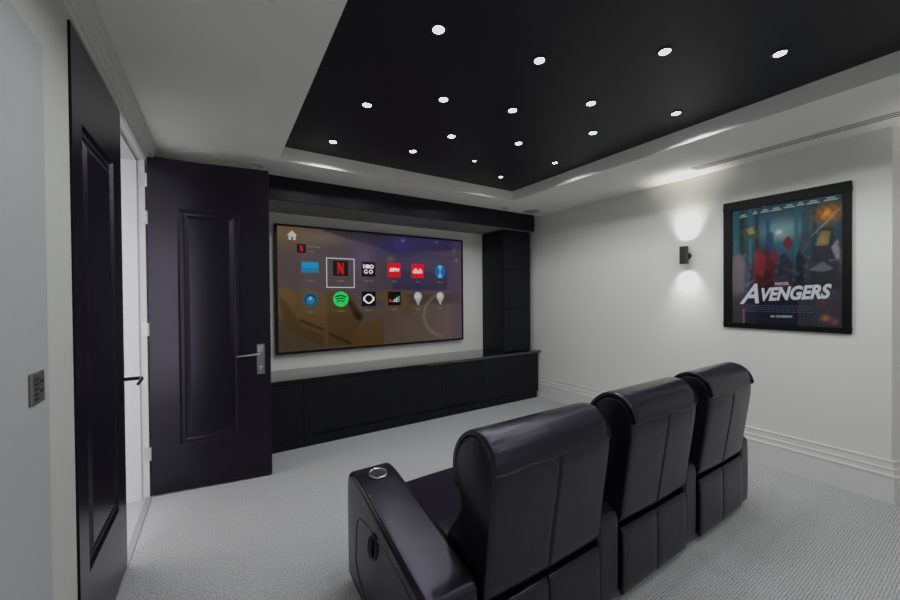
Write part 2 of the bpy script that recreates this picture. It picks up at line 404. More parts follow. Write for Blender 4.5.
def inpoly(x, y, P):
    c = False; n = len(P)
    for i in range(n):
        (xa, ya), (xb, yb) = P[i], P[i-1]
        if (ya > y) != (yb > y) and x < (xb - xa) * (y - ya) / (yb - ya) + xa: c = not c
    return c
def mix(a, b, t): t = max(0, min(1, t)); return tuple(p + (q - p) * t for p, q in zip(a, b))
def blob(x, y, cx, cy, rx, ry): return math.exp(-(((x - cx) / rx) ** 2 + ((y - cy) / ry) ** 2))
def paint_grid(mb_, nu, nv, pos, colf, ss=3):
    bm = mb_.bm; lay = bm.loops.layers.color.new('Col') if False else bm.loops.layers.float_color.new('Col')
    V = [[bm.verts.new(pos(i / nu, j / nv)) for i in range(nu + 1)] for j in range(nv + 1)]
    K = []
    for j in range(nv + 1):
        row = []
        for i in range(nu + 1):
            acc = [0, 0, 0]
            for a in range(ss):
                for b in range(ss):
                    c = colf((i + (a + .5) / ss - .5) / nu, (j + (b + .5) / ss - .5) / nv)
                    for k in range(3): acc[k] += c[k]
            row.append(rgb(*[max(0, min(255, q / ss / ss)) for q in acc]))
        K.append(row)
    for j in range(nv):
        for i in range(nu):
            f = bm.faces.new((V[j][i], V[j][i+1], V[j+1][i+1], V[j+1][i]))
            for l, (jj, ii) in zip(f.loops, ((j, i), (j, i+1), (j+1, i+1), (j+1, i))): l[lay] = K[jj][ii]
SEAT = [([(-.02,.50),(.03,.522),(.083,.46),(.083,.20),(.035,.224),(-.02,.34)], (92, 68, 36)),
        ([(.084,.50),(.15,.51),(.205,.45),(.24,.26),(.212,.034),(.05,.19)], (86, 62, 32)),
        ([(.0,.45),(.05,.36),(.10,.20),(.20,.12),(.20,.02),(.12,.10),(.03,.2)], (70, 50, 24)),
        ([(.21,.48),(.30,.50),(.36,.43),(.38,.22),(.36,.12),(.33,.017),(.22,.03)], (74, 53, 26)),
        ([(.33,.0),(.335,.10),(.43,.22),(.47,.25),(.505,.24),(.503,.0)], (84, 59, 30)),
        ([(.42,.46),(.60,.48),(.64,.44),(.67,.30),(.655,.24),(.60,.30),(.55,.38),(.45,.42)], (84, 64, 40)),
        ([(.30,.44),(.33,.42),(.395,.26),(.38,.22),(.35,.25)], (34, 20, 9)),
        ([(.09,.26),(.20,.17),(.20,.155),(.09,.24)], (34, 22, 10)),
        ([(.22,.14),(.33,.04),(.33,.02),(.22,.12)], (36, 24, 11))]
def screen_col(u, v):
    c = mix((74, 62, 60), (62, 52, 66), u * 1.6)                               # tan back wall
    c = mix(c, (96, 76, 46), blob(u, v, 0.03, 0.96, .14, .12))
    c = mix(c, (104, 86, 74), 0.7 * blob(u, v, 0.19, 0.93, .13, .06))
    if u > .57: c = mix((56, 48, 76), (70, 58, 74), (u - .57) / .4)            # side wall
    if v > .99 - (u - .2) * .40 and u > .2 and u < .57: c = (40, 32, 44)
    if u >= .57 and v > .845 + (u - .57) * .16: c = mix((48, 40, 84), (40, 34, 66), (u - .57) * 2)
    c = mix(c, (42, 36, 104), .7 * blob(u, v, .56, .90, .10, .07))
    c = mix(c, (92, 74, 122), .5 * blob(u, v, .40, .78, .06, .14))
    c = mix(c, (120, 106, 96), .6 * blob(u, v, .545, .78, .02, .025))
    if .555 < u < .90 and .50 < v < .68: c = mix(c, (40, 34, 56), .6)          # dark unit on the side wall
    fl = .50 - max(0, u - .55) * .1 if u > .5 else .34
    if v < fl: c = mix((62, 50, 36), (84, 70, 66), u * 1.3 - .15)              # floor and low units
    if u > .55 and .36 < v < .46: c = mix(c, (54, 40, 36), .6)
    for P, k in SEAT:
        if inpoly(u, v, P): c = mix(k, tuple(q * .72 for q in k), (0.5 - v) * 1.2)
    r = math.hypot((u - .86) * 1.0, (v - .13) * .58 - .05)
    if abs(math.hypot((u - .90), (v - .25) * .7) - .155) < .009 and u < .86: c = mix(c, (120, 106, 96), .5)
    if u > .93: c = mix(c, (74, 60, 78), .5 + .2 * math.sin(u * 400))
    if .10 < u < .415 and .30 < v < .80: c = mix(c, (112, 104, 108), .10)       # menu panel
    if .555 < u < .85 and .56 < v < .80: c = mix(c, (90, 92, 120), .10)
    c = mix(c, (150, 140, 140), .5 * blob(u, v, .95, .90, .006, .012) + .5 * blob(u, v, .965, .80, .012, .015))
    c = mix(c, (215, 220, 225), .8 * blob(u, v, .62, .965, .01, .006) + .5 * blob(u, v, .83, .975, .01, .006))
    return tuple(q * .90 for q in c)
mb = MB(); sx0, sx1, sz0, sz1 = x0 + bz, x1 - bz, z0 + bz, z1 - bz
paint_grid(mb, 130, 75, lambda a, b: (sx0 + (sx1 - sx0) * a, ys, sz0 + (sz1 - sz0) * b), screen_col, 2)
scr = finish('screen', mb, M['display'], parent=tv)

ECACHE = {}
def E(*c, k=1.0):
    key = (c, k)
    if key not in ECACHE:
        ECACHE[key] = mat('display_colour', (0.002, 0.002, 0.002), 0.4, spec=0.1, emit=rgb(*c), estr=k)
    return ECACHE[key]
class Icon:
    def __init__(s): s.mb = MB(); s.m = []; s.l = 0
    def col(s, *c):
        mm = E(*c)
        if mm not in s.m: s.m.append(mm)
        s.mb.mi = s.m.index(mm); return s
    def y(s): s.l += 1; return ys - 0.0004 * s.l
    def rect(s, cx, cz, w, h):
        y = s.y(); v = [s.mb.bm.verts.new(p) for p in ((cx-w/2,y,cz-h/2),(cx+w/2,y,cz-h/2),(cx+w/2,y,cz+h/2),(cx-w/2,y,cz+h/2))]; s.mb._f(v); return s
    def poly(s, pts):
        y = s.y(); s.mb._f([s.mb.bm.verts.new((a, y, b)) for a, b in pts]); return s
    def disc(s, cx, cz, rx, rz=None, a0=0, a1=360, n=32):
        rz = rz or rx; return s.poly([(cx + rx * math.cos(math.radians(a0 + (a1-a0)*k/n)), cz + rz * math.sin(math.radians(a0 + (a1-a0)*k/n))) for k in range(n + (0 if a1-a0 == 360 else 1))])
    def arc(s, cx, cz, r, w, a0, a1, n=20, sz=1.0):
        y = s.y(); A, B = [], []
        for k in range(n + 1):
            t = math.radians(a0 + (a1 - a0) * k / n)
            A.append(s.mb.bm.verts.new((cx + (r - w/2) * math.cos(t), y, cz + (r - w/2) * math.sin(t) * sz)))
            B.append(s.mb.bm.verts.new((cx + (r + w/2) * math.cos(t), y, cz + (r + w/2) * math.sin(t) * sz)))
        for k in range(n): s.mb._f([A[k], A[k+1], B[k+1], B[k]])
        return s
    def text(s, body, cx, cz, size, sx=1.0, **k):
        y = s.y(); add_text(s.mb, body, size, lambda a, b: (cx + a, y, cz + b), sx, **k); return s
    def done(s, name='app_icon', label=None):
        o = finish(name, s.mb, s.m, parent=scr)
        if label: o['label'] = label
        return o
def letter_N(ic, cx, cz, w, h):
    t = w * .30
    ic.col(150, 6, 14).rect(cx - w/2 + t/2, cz, t, h); ic.rect(cx + w/2 - t/2, cz, t, h)
    ic.col(215, 12, 24).poly([(cx - w/2, cz + h/2), (cx - w/2 + t, cz + h/2), (cx + w/2, cz - h/2), (cx + w/2 - t, cz - h/2)])
GX = [0.880, 1.227, 1.572, 1.917, 2.259, 2.608]; R1, R2 = 1.846, 1.478
Icon().col(186, 182, 184).rect(1.227, 1.790 + .172, .336, .010).rect(1.227, 1.790 - .172, .336, .010).rect(1.227 - .163, 1.79, .010, .34).rect(1.227 + .163, 1.79, .010, .34).done('selection_frame', 'thin white frame round the selected icon')
ic = Icon().col(16, 106, 150).rect(GX[0], R1, .187, .122); ic.col(24, 124, 166).rect(GX[0], R1 + .025, .181, .062); ic.done('app_icon', 'plain blue rectangle icon')
ic = Icon().col(3, 2, 4).rect(GX[1], R1, .181, .181); letter_N(ic, GX[1], R1, .078, .135); ic.done('app_icon', 'black tile with a red letter N')
ic = Icon().col(4, 4, 6).rect(GX[2], R1, .178, .183); ic.col(225, 225, 225).text('HBO', GX[2], R1 + .032, .062, 1.05, offset=.0035)
ic.arc(GX[2] - .032, R1 - .030, .021, .011, 40, 330).rect(GX[2] - .018, R1 - .036, .02, .009); ic.arc(GX[2] + .030, R1 - .030, .021, .011, 0, 360); ic.done('app_icon', 'black tile reading HBO GO')
ic = Icon().col(196, 10, 22).rect(GX[3], R1, .181, .181); ic.col(225, 215, 215).text('ESPN', GX[3], R1 + .002, .060, 0.98, shear=.2, offset=.0028); ic.done('app_icon', 'red tile reading ESPN')
ic = Icon().col(202, 14, 32).rect(GX[4], R1, .185, .185); ic.col(228, 215, 218).text('dish', GX[4] - .002, R1 - .004, .098, 0.95, offset=.002); ic.done('app_icon', 'red tile reading dish')
ic = Icon().col(22, 84, 158).disc(GX[5], R1, .082, .092)
for a0 in (60, 240): ic.col(62, 172, 196).poly([(GX[5], R1)] + [(GX[5] + .078 * math.cos(math.radians(a0 + 60 * k / 8)), R1 + .088 * math.sin(math.radians(a0 + 60 * k / 8))) for k in range(9)])
ic.col(120, 110, 140).disc(GX[5], R1, .022); ic.col(30, 30, 60).disc(GX[5], R1, .010); ic.done('app_icon', 'shiny blue disc icon')
ic = Icon().col(18, 78, 104).disc(GX[0], R2, .082); ic.col(12, 52, 72).disc(GX[0], R2, .062); ic.col(30, 104, 132).disc(GX[0], R2 - .01, .048); ic.col(96, 160, 180).disc(GX[0] , R2 + .012, .020); ic.done('app_icon', 'round teal loudspeaker icon')
ic = Icon().col(30, 196, 88).disc(GX[1], R2, .091); ic.col(8, 20, 12)
for r, w, top, h in ((.110, .017, .042, 33), (.095, .015, .010, 31), (.080, .013, -.020, 29)): ic.arc(GX[1] - .004, R2 + top - r, r, w, 88 - h, 92 + h)
ic.done('app_icon', 'round green icon with three dark arcs')
ic = Icon().col(4, 4, 5).rect(GX[2], R2, .184, .184); ic.col(225, 225, 225).arc(GX[2], R2, .054, .014, 0, 360, 32); ic.rect(GX[2] - .062, R2, .018, .05).rect(GX[2] + .062, R2, .018, .05); ic.arc(GX[2], R2 - .012, .038, .012, 200, 340); ic.done('app_icon', 'black tile with a white headphone ring')
ic = Icon().col(4, 4, 5).rect(GX[3], R2, .178, .181)
for k, (hh, cc) in enumerate(((2, (200, 60, 50)), (1, (200, 70, 60)), (2, (205, 190, 190)), (3, (210, 205, 205)), (4, (60, 170, 150)))):
    for j in range(hh): ic.col(*cc).rect(GX[3] - .060 + .030 * k, R2 - .036 + .020 * j, .024, .014)
ic.done('app_icon', 'black tile with coloured bars')
for gx in (GX[4], GX[5]):
    ic = Icon().col(150, 146, 148).disc(gx, R2 + .026, .060); ic.poly([(gx - .045, R2 - .012), (gx - .022, R2 - .055), (gx + .022, R2 - .055), (gx + .045, R2 - .012)])
    ic.col(172, 170, 172).disc(gx - .008, R2 + .032, .038); ic.col(140, 136, 138).rect(gx, R2 - .066, .036, .028); ic.rect(gx, R2 - .085, .018, .012); ic.done('app_icon', 'grey light bulb icon')
ic = Icon().col(168, 168, 162).poly([(.640, 2.195), (.693, 2.250), (.746, 2.195), (.730, 2.195), (.730, 2.145), (.704, 2.145), (.704, 2.18), (.684, 2.18), (.684, 2.145), (.656, 2.145), (.656, 2.195)]); ic.done('home_icon', 'pale house symbol')
ic = Icon().col(3, 2, 3).rect(.789, 2.055, .093, .099); letter_N(ic, .789, 2.055, .036, .068); ic.done('app_icon', 'small black tile with a red N at top left')
for w, gx, gz in (('Watch', GX[0], 1.694), ('Netflix', GX[1], 1.694), ('HBO GO', GX[2], 1.70), ('ESPN', GX[3], 1.70), ('Dish', GX[4], 1.70), ('Blu-ray', GX[5], 1.70),
                  ('Listen', GX[0], 1.337), ('Spotify', GX[1], 1.337), ('Napster', GX[2], 1.337), ('Deezer', GX[3], 1.337), ('Lights', GX[4], 1.337), ('Lights', GX[5], 1.337)):
    Icon().col(112, 104, 100).text(w, gx, gz, .030).done('caption')
Icon().col(128, 120, 112).text('Now Playing', .855, 2.082, .026, align='LEFT').done('caption'); Icon().col(112, 104, 100).text('Netflix', .855, 2.026, .026, align='LEFT').done('caption')

# ------------------------------------------------------------------ poster
px = XR - 0.03
t = thing('framed_poster', (XR, 1.11, 1.19), 'large black framed film poster on the white right wall', 'poster')
ya, yb, za, zb = 0.698, 1.520, 1.190, 2.347
iy0, iy1, iz0, iz1 = 0.746, 1.456, 1.234, 2.272
mb = MB()
mb.box(px, XR - 0.001, ya, yb, za, iz0); mb.box(px, XR - 0.001, ya, yb, iz1, zb); mb.box(px, XR - 0.001, ya, iy0, iz0, iz1); mb.box(px, XR - 0.001, iy1, yb, iz0, iz1)
finish('frame', mb, M['frameblack'], parent=t, bevel=0.003)
SH = []
for k in range(26):
    cu, cv = random.uniform(.03, .97), random.uniform(.26, .66)
    pal = [(70, 66, 72), (24, 20, 26), (98, 94, 100), (34, 60, 84)] if not .2 < cu < .45 else [(78, 20, 28), (28, 14, 20), (104, 40, 38), (52, 18, 26)]
    SH.append((cu, cv, random.uniform(0, 3.1), random.uniform(.03, .09), random.uniform(.006, .022), random.choice(pal)))
for k in range(6): SH[k] = (.80 + .035 * k, .74 + .028 * k, .9, .09, .005, (120, 128, 134))
ART = [([(.20,.26),(.24,.60),(.30,.52),(.36,.66),(.42,.54),(.47,.26)], (74, 18, 26)), ([(.24,.60),(.28,.64),(.36,.56),(.33,.40),(.25,.44)], (112, 30, 36)),
       ([(.50,.66),(.55,.72),(.60,.67),(.56,.60)], (96, 24, 32)), ([(.38,.56),(.43,.63),(.47,.56),(.43,.50)], (104, 26, 34)), ([(.30,.26),(.34,.46),(.40,.44),(.44,.26)], (44, 12, 20)),
       ([(.10,.80),(.18,.84),(.30,.78),(.26,.72),(.14,.74)], (58, 70, 40)), ([(.16,.81),(.22,.83),(.25,.77),(.19,.76)], (128, 124, 92)),
       ([(.03,.26),(.03,.56),(.09,.62),(.15,.54),(.14,.26)], (98, 88, 92)), ([(.46,.34),(.48,.56),(.53,.60),(.58,.50),(.60,.34)], (30, 32, 44)),
       ([(.61,.30),(.62,.56),(.66,.60),(.69,.52),(.69,.30)], (20, 22, 34)), ([(.66,.66),(.68,.74),(.73,.72),(.72,.62)], (60, 54, 70)),
       ([(.74,.28),(.76,.56),(.82,.70),(.90,.64),(.96,.44),(.98,.28)], (34, 36, 42)), ([(.78,.62),(.82,.73),(.90,.72),(.88,.62)], (112, 98, 62)),
       ([(.90,.60),(.95,.66),(.97,.52),(.94,.50)], (124, 124, 128)), ([(.72,.44),(.84,.50),(.92,.44),(.84,.42)], (92, 92, 98))]
def poster_col(u, v):      # generic night city: u left -> right, v bottom -> top; no figures
    c = mix((22, 30, 36), (34, 66, 78), v * 1.1)
    c = mix(c, (112, 142, 142), .9 * blob(u, v, .50, .78, .22, .09)); c = mix(c, (150, 142, 122), .8 * blob(u, v, .50, .72, .10, .04))
    c = mix(c, (30, 96, 122), .5 * blob(u, v, .52, .62, .12, .12))
    for bx, w, hgt, k in ((.05, .05, .98, (40, 88, 96)), (.12, .04, .97, (30, 34, 36)), (.20, .035, .98, (40, 92, 104)), (.265, .03, .93, (26, 34, 38)), (.37, .035, .88, (20, 66, 96)),
                          (.39, .06, .76, (18, 58, 86)), (.62, .03, .97, (44, 84, 92)), (.70, .06, .90, (28, 64, 74)), (.77, .03, .95, (22, 46, 54)), (.86, .10, .75, (24, 30, 36))):
        if abs(u - bx) < w * .55 and v < hgt: c = mix(c, k, .75)
    d = blob(u, v, .88, .85, .11, .075); n = .5 + .5 * math.sin(u * 90 + math.sin(v * 70) * 2)
    c = mix(c, (166, 92, 22), min(1, d * (0.7 + .6 * n))); c = mix(c, (228, 168, 62), .8 * blob(u, v, .87, .85, .035, .03) * (.6 + .4 * n))
    # generic ruined-street foreground: jagged ridge, angular slabs, sparks (no figures)
    ridge = .46 + .05 * abs(math.sin(u * 9.2 + .6)) + .04 * abs(math.sin(u * 23 + 1)) + (.16 * (u - .70) / .3 if u > .70 else 0) + (.06 if u < .16 else 0)
    if v < ridge:
        c = mix((86, 82, 88), (42, 40, 48), u * 4) if u < .2 else mix((30, 26, 34), (56, 56, 62), (u - .2) * 1.2)
        c = mix(c, (34, 76, 116), .6 * blob(u, v, .16, .40, .05, .07)); c = mix(c, (28, 72, 96), .5 * blob(u, v, .52, .44, .06, .08))
        c = mix(c, (116, 114, 120), .45 * max(0, math.sin(u * 57 + v * 31) * math.sin(v * 49 - u * 17)) ** 2)
    for P, k in ART:
        if inpoly(u, v, P): c = mix(c, k, .88)
    c = mix(c, (196, 206, 226), .8 * blob(u, v, .47, .755, .03, .018))
    c = mix(c, (150, 126, 70), .6 * blob(u, v, .84, .66, .04, .04))
    for k in range(26):
        cu, cv = SH[k][0], SH[k][1]; a = SH[k][2]; du, dv = (u - cu), (v - cv) * 1.4
        p_, q_ = du * math.cos(a) + dv * math.sin(a), -du * math.sin(a) + dv * math.cos(a)
        if abs(p_) < SH[k][3] and abs(q_) < SH[k][4] * (1 - .5 * (p_ / SH[k][3])): c = mix(c, SH[k][5], .6)
    if v < .30: c = mix(c, (20, 22, 34) if .14 < u < .64 else (50, 48, 56), min(1, (.30 - v) * 9))
    if .14 < u < .64 and v < .14: c = mix(c, (18, 22, 46), .6)
    if abs(u - .135) < .008 and v < .14: c = mix(c, (150, 104, 84), .8)
    c = mix(c, (172, 92, 52), .9 * blob(u, v, .86, .075, .035, .025) + .6 * blob(u, v, .93, .05, .03, .02)); c = mix(c, (110, 34, 24), .6 * blob(u, v, .84, .20, .04, .02))
    return tuple(min(255, max(0, (q - 8) * 1.18)) for q in c)
mb = MB(); pxp = XR - 0.012
paint_grid(mb, 90, 130, lambda a, b: (pxp, iy1 + 0.01 - (iy1 - iy0 + 0.02) * a, iz0 - 0.01 + (iz1 - iz0 + 0.02) * b), poster_col, 2)
prn = finish('print', mb, M['print'], parent=t)
M['title'] = mat('title_silver', (0.62, 0.65, 0.70), 0.5, var=0.15, vscale=30)
M['badge'] = mat('badge_red', rgb(122, 30, 34), 0.5); M['smallprint'] = mat('small_print', rgb(52, 64, 104), 0.5); M['pale'] = mat('pale_print', rgb(170, 176, 178), 0.5)
mb = MB(); xt = pxp - 0.0008
sl = math.tan(math.radians(3.2))
def pmap(cy, cz, rise=0.0): return lambda a, b: (xt, cy - a, cz + b + a * rise)
add_text(mb, 'A', 0.240, pmap(1.325, 1.490, sl), 0.80, shear=.35, offset=.005)
add_text(mb, 'VENGERS', 0.150, pmap(1.038, 1.498, sl), 0.69, shear=.28, offset=.006)
finish('title_lettering', mb, M['title'], parent=prn)['label'] = 'silver capital title lettering'
mb = MB(); v = [mb.bm.verts.new((xt, 1.102 - a, 1.583 + b)) for a, b in ((-.046, -.015), (.046, -.015), (.046, .017), (-.046, .017))]; mb._f(v)
mb.mi = 1; xt2 = xt - 0.0006; add_text(mb, 'MARVEL', 0.032, lambda a, b: (xt2, 1.102 - a, 1.584 + b), 0.80, offset=.0008)
finish('badge', mb, [M['badge'], M['pale']], parent=prn)['label'] = 'small red badge above the title'
mb = MB(); add_text(mb, 'IN CINEMAS', 0.026, pmap(1.106, 1.306, .03), 1.0, offset=.001); finish('date_line', mb, M['pale'], parent=prn)
for y, z, w in ((1.37, 2.20, .06), (1.285, 2.212, .035), (1.215, 2.215, .06), (1.14, 2.215, .07), (1.055, 2.222, .07), (.985, 2.226, .045), (.91, 2.224, .075), (.81, 2.228, .08)):
    mb = MB()
    for dz, f in ((.016, .6), (0, 1)):
        v = [mb.bm.verts.new((xt, y - a, z + dz + b)) for a, b in ((-w*f/2, -.004), (w*f/2, -.004), (w*f/2, .005), (-w*f/2, .005))]; mb._f(v)
    finish('name_line', mb, M['pale'], parent=prn)
mb = MB()
for r in range(4):
    a = -0.26
    while a < .16:
        w = random.uniform(.012, .04); z = 1.395 - r * .017
        v = [mb.bm.verts.new((xt, 1.10 - q, z + b)) for q, b in ((a, -.003), (a + w, -.003), (a + w, .004), (a, .004))]; mb._f(v); a += w + .008
finish('credit_block', mb, M['smallprint'], parent=prn)
mb = MB(); mb.box(XR - 0.022, XR - 0.019, iy0 - 0.004, iy1 + 0.004, iz0 - 0.004, iz1 + 0.004); finish('glass', mb, M['glass'], parent=t)

# ------------------------------------------------------------------ wall light
t = thing('wall_light', (XR, 1.835, 1.80), 'small black up and down wall light on the right wall left of the poster', 'wall light')
sxx, syy = XR - 0.085, 1.838
def octo(cx, cy, w, z): return [(cx + a * w, cy + b * w, z) for a, b in ((-1,-.8),(-.8,-1),(.8,-1),(1,-.8),(1,.8),(.8,1),(-.8,1),(-1,.8))]
mb = MB(); hw = 0.031; zz0, zz1 = 1.808, 1.982
mb.loops([octo(sxx, syy, hw - .004, zz0 + .05), octo(sxx, syy, hw - .004, zz0), octo(sxx, syy, hw, zz0), octo(sxx, syy, hw, zz1), octo(sxx, syy, hw - .004, zz1), octo(sxx, syy, hw - .004, zz1 - .05)])
finish('lamp_body', mb, M['plastic'], parent=t)
mb = MB(); mb.lathe((XR, 1.838, 1.89), [(0.034, -0.001), (0.034, -0.014), (0.030, -0.018), (0.014, -0.020), (0.014, -0.055)], 'x', 28); finish('wall_mount', mb, M['plastic'], parent=t, smooth=True)
for z, fl in ((zz0 + .046, True), (zz1 - .046, False)):
    mb = MB(); mb.disc((sxx, syy, z), hw - .006, 'z', 20, fl); finish('lens', mb, M['slens'], parent=t)

# ------------------------------------------------------------------ ceiling fittings
stars = [(0.916, 1.53, 'near left, largest bright point of the left row'), (1.508, 1.438, 'near middle'), (2.025, 1.033, 'near right of middle'), (2.575, 0.713, 'nearest the right edge of the panel'),
         (0.858, 2.382, ''), (1.263, 2.054, ''), (1.748, 1.923, ''), (2.14, 1.575, ''), (2.779, 1.342, ''), (0.817, 3.093, ''), (1.476, 2.927, ''), (1.606, 2.492, ''), (2.166, 2.31, ''),
         (2.538, 1.852, ''), (2.081, 2.827, ''), (2.787, 2.462, ''), (2.605, 3.056, '')]
slab = ['leftmost of the four bright downlights nearest the camera in the black ceiling panel', 'second from left of the four bright downlights nearest the camera',
        'third from left of the four bright downlights nearest the camera', 'rightmost of the four bright downlights nearest the camera',
        'downlight by the left edge of the black panel, nearer of the two there', 'leftmost of the middle row of downlights, below the largest one', 'middle row downlight at the centre of the black panel',
        'middle row downlight right of the panel centre', 'downlight by the right edge of the black panel, above the wall light', 'downlight in the far left corner of the black panel',
        'far row downlight above the middle of the television', 'downlight close behind the leftmost middle row one', 'downlight close behind the panel centre one', 'downlight close behind the right of centre one',
        'smallest dim downlight in the black panel', 'downlight at the right edge of the panel near its far corner', 'small downlight in the far right corner of the black panel']
R_ = {i: 0.027 for i in range(17)}; R_[14] = 0.014; R_[16] = 0.02; R_[15] = .021
protos = {}
for i, ((sx, sy, _), lb) in enumerate(zip(stars, slab)):
    r = R_[i]
    if r in protos: dup(protos[r], (sx, sy, TZ), lb); continue
    t = thing('star_downlight', (0, 0, 0), lb, 'downlight', 'downlights in the black ceiling panel', local=True)
    mb = MB(); mb.lathe((0, 0, 0), [(r + .014, 0.0), (r + .014, -.003), (r + .010, -.006), (r + .001, -.006), (r + .001, 0.0)], 'z', 28); finish('trim_ring', mb, M['plastic'], parent=t, smooth=True)
    mb = MB(); mb.lathe((0, 0, 0), [(r, -.001), (r, -.004), (r * .7, -.007), (r * .3, -.008)], 'z', 24); finish('lens', mb, M['lens'], parent=t, smooth=True)
    t.location = (sx, sy, TZ); protos[r] = t
def ceil_round(name, x, y, prof, m, label, cat, inner=None):
    t = thing(name, (x, y, CZ), label, cat)
    mb = MB(); mb.lathe((x, y, CZ), prof, 'z', 40); finish('rim', mb, m, parent=t, smooth=True)
    if inner: mb = MB(); mb.lathe((x, y, CZ), inner[0], 'z', 40); finish('grille', mb, inner[1], parent=t, smooth=True)
    return t
ceil_round('ceiling_speaker', -0.10, 3.69, [(0.15, 0.0), (0.15, -.003), (0.146, -.005), (0.138, -.005), (0.138, 0)], M['ceil'], 'large round flush ceiling speaker above the open door', 'speaker', ([(0.137, -.0005), (0.137, -.002), (0.05, -.002)], M['grille']))
ceil_round('ceiling_downlight', 0.262, 3.66, [(0.09, 0.0), (0.09, -.006), (0.083, -.010), (0.07, -.010), (0.068, 0)], M['trim'], 'small round unlit white downlight above the open door', 'downlight', ([(0.067, -.0005), (0.067, -.001), (0.01, -.001)], M['grille']))
ceil_round('ceiling_downlight', 3.25, 3.735, [(0.050, 0.0), (0.050, -.004), (0.045, -.007), (0.036, -.007), (0.034, 0)], M['trim'], 'small round unlit white downlight above the tall cabinet', 'downlight', ([(0.033, -.0005), (0.033, -.001), (0.01, -.001)], M['greyplastic']))
ceil_round('ceiling_speaker', 3.70, 3.70, [(0.11, 0.0), (0.11, -.003), (0.107, -.004), (0.10, -.004), (0.10, 0)], M['gsp'], 'grey round ceiling speaker in the far right corner', 'speaker', ([(0.099, -.0005), (0.099, -.002), (0.03, -.002)], M['greyplastic']))
t = thing('smoke_detector', (0.168, 1.53, CZ), 'white round smoke detector on the ceiling at the top edge of the photo', 'smoke detector')
mb = MB(); mb.lathe((0.168, 1.53, CZ), [(0.052, 0.0), (0.052, -.010), (0.049, -.013)], 'z', 36); finish('base', mb, M['whiteplastic'], parent=t, smooth=True)
mb = MB(); mb.lathe((0.168, 1.53, CZ), [(0.044, -.013), (0.044, -.026), (0.036, -.033), (0.01, -.034)], 'z', 36); finish('cover', mb, M['whiteplastic'], parent=t, smooth=True)
t = thing('slot_diffuser', (3.79, 0.6, CZ), 'long white slot air diffuser with dark slots in the ceiling by the right wall', 'air vent')
mb = MB(); mb.box(3.725, 3.850, -0.6, 1.68, CZ - 0.004, CZ); finish('frame', mb, M['ceil'], parent=t, bevel=0.001)
for k in range(3):
    mb = MB(); x = 3.742 + 0.038 * k; mb.box(x, x + 0.012, -0.59, 1.67, CZ - 0.0055, CZ - 0.0035); finish('slot', mb, M['gap'], parent=t)

# ------------------------------------------------------------------ recliners (local: x across, y=0 at rear plane, facing +y)
def chaikin(P, it=2, closed=True):
    for _ in range(it):
        Q = []; n = len(P)
        for i in range(n if closed else n - 1):
            a, b = P[i], P[(i+1) % n]
            Q.append((a[0]*.75 + b[0]*.25, a[1]*.75 + b[1]*.25)); Q.append((a[0]*.25 + b[0]*.75, a[1]*.25 + b[1]*.75))
        if not closed: Q = [P[0]] + Q + [P[-1]]
        P = Q
    return P
def area(P): return sum(P[i-1][0]*P[i][1] - P[i][0]*P[i-1][1] for i in range(len(P))) / 2
def inset(P, d):
    n = len(P); s = 1 if area(P) > 0 else -1; out = []
    for i in range(n):
        a, b, c = P[i-1], P[i], P[(i+1) % n]
        tx, ty = c[0]-a[0], c[1]-a[1]; l = math.hypot(tx, ty) or 1
        dd = d(i, b) if callable(d) else d
        out.append((b[0] - ty/l*s*dd, b[1] + tx/l*s*dd))
    return out
def loft(mb, P, x0, x1, r, extra=None, nx=12, nr=5):
    xs = []
    for k in range(nr + 1):
        a = PI/2 * k/nr; xs.append((x0 + r*(1-math.cos(a)) if False else x0 + r*(1 - math.sin(PI/2 - a)) , r*(1 - math.sin(a))))
    mids = [x0 + r + (x1 - x0 - 2*r) * k/nx for k in range(1, nx)]
    if extra: mids = sorted(set(mids + extra[0]))
    ring = [(x, i) for x, i in xs] + [(x, 0.0) for x in mids] + [(x0 + x1 - x, i) for x, i in xs[::-1]]
    rings = []
    for x, ins in ring:
        f = (lambda i, p, x=x, ins=ins: ins + (extra[1](x, p) if extra else 0.0))
        rings.append([(x, a, b) for a, b in inset(P, f)])
    mb.loops(rings)
BACK = [(.012,.405),(-.004,.52),(-.022,.64),(-.040,.77),(-.050,.86),(-.042,.925),(-.012,.972),(.045,.998),(.105,.985),(.155,.945),(.19,.885),(.198,.81),(.180,.745),
        (.150,.69),(.185,.625),(.245,.55),(.275,.48),(.265,.42),(.15,.395)]
BACKS = chaikin(BACK, 2)
def curve_between(P, z_rear, z_front):      # open run of the outer profile from the rear seam over the top to the front tuck
    rear = [i for i, p in enumerate(P) if p[0] < .0 and p[1] >= z_rear]; front = [i for i, p in enumerate(P) if p[0] > .1 and p[1] >= z_front]
    ids = sorted(set(rear + front + [i for i, p in enumerate(P) if p[1] > .93]))
    return [P[i] for i in ids]
RUN = curve_between(BACKS, .868, .74)
def open_off(P, d):
    n = len(P); out = []
    for i in range(n):
        a, c = P[max(0, i-1)], P[min(n-1, i+1)]; tx, ty = c[0]-a[0], c[1]-a[1]; l = math.hypot(tx, ty) or 1
        out.append((P[i][0] - ty/l*d, P[i][1] + tx/l*d))
    return out
def cover_profile(t):
    n = len(RUN); o = []
    up = open_off(RUN, 1.0)
    for i, (p, q) in enumerate(zip(RUN, up)):
        s = i / (n - 1); w = t * min(1.0, .12 + 3.0 * min(s, 1 - s)) ** .7
        o.append((p[0] + (q[0]-p[0]) * w, p[1] + (q[1]-p[1]) * w))
    return o + RUN[::-1]
def sheet_pts(x): return None
ARM = chaikin([(.03,.028),(.015,.06),(.015,.42),(.022,.468),(.06,.484),(.14,.494),(.45,.548),(.70,.594),(.80,.602),(.855,.590),(.882,.55),(.888,.48),(.888,.08),(.87,.028)], 2)
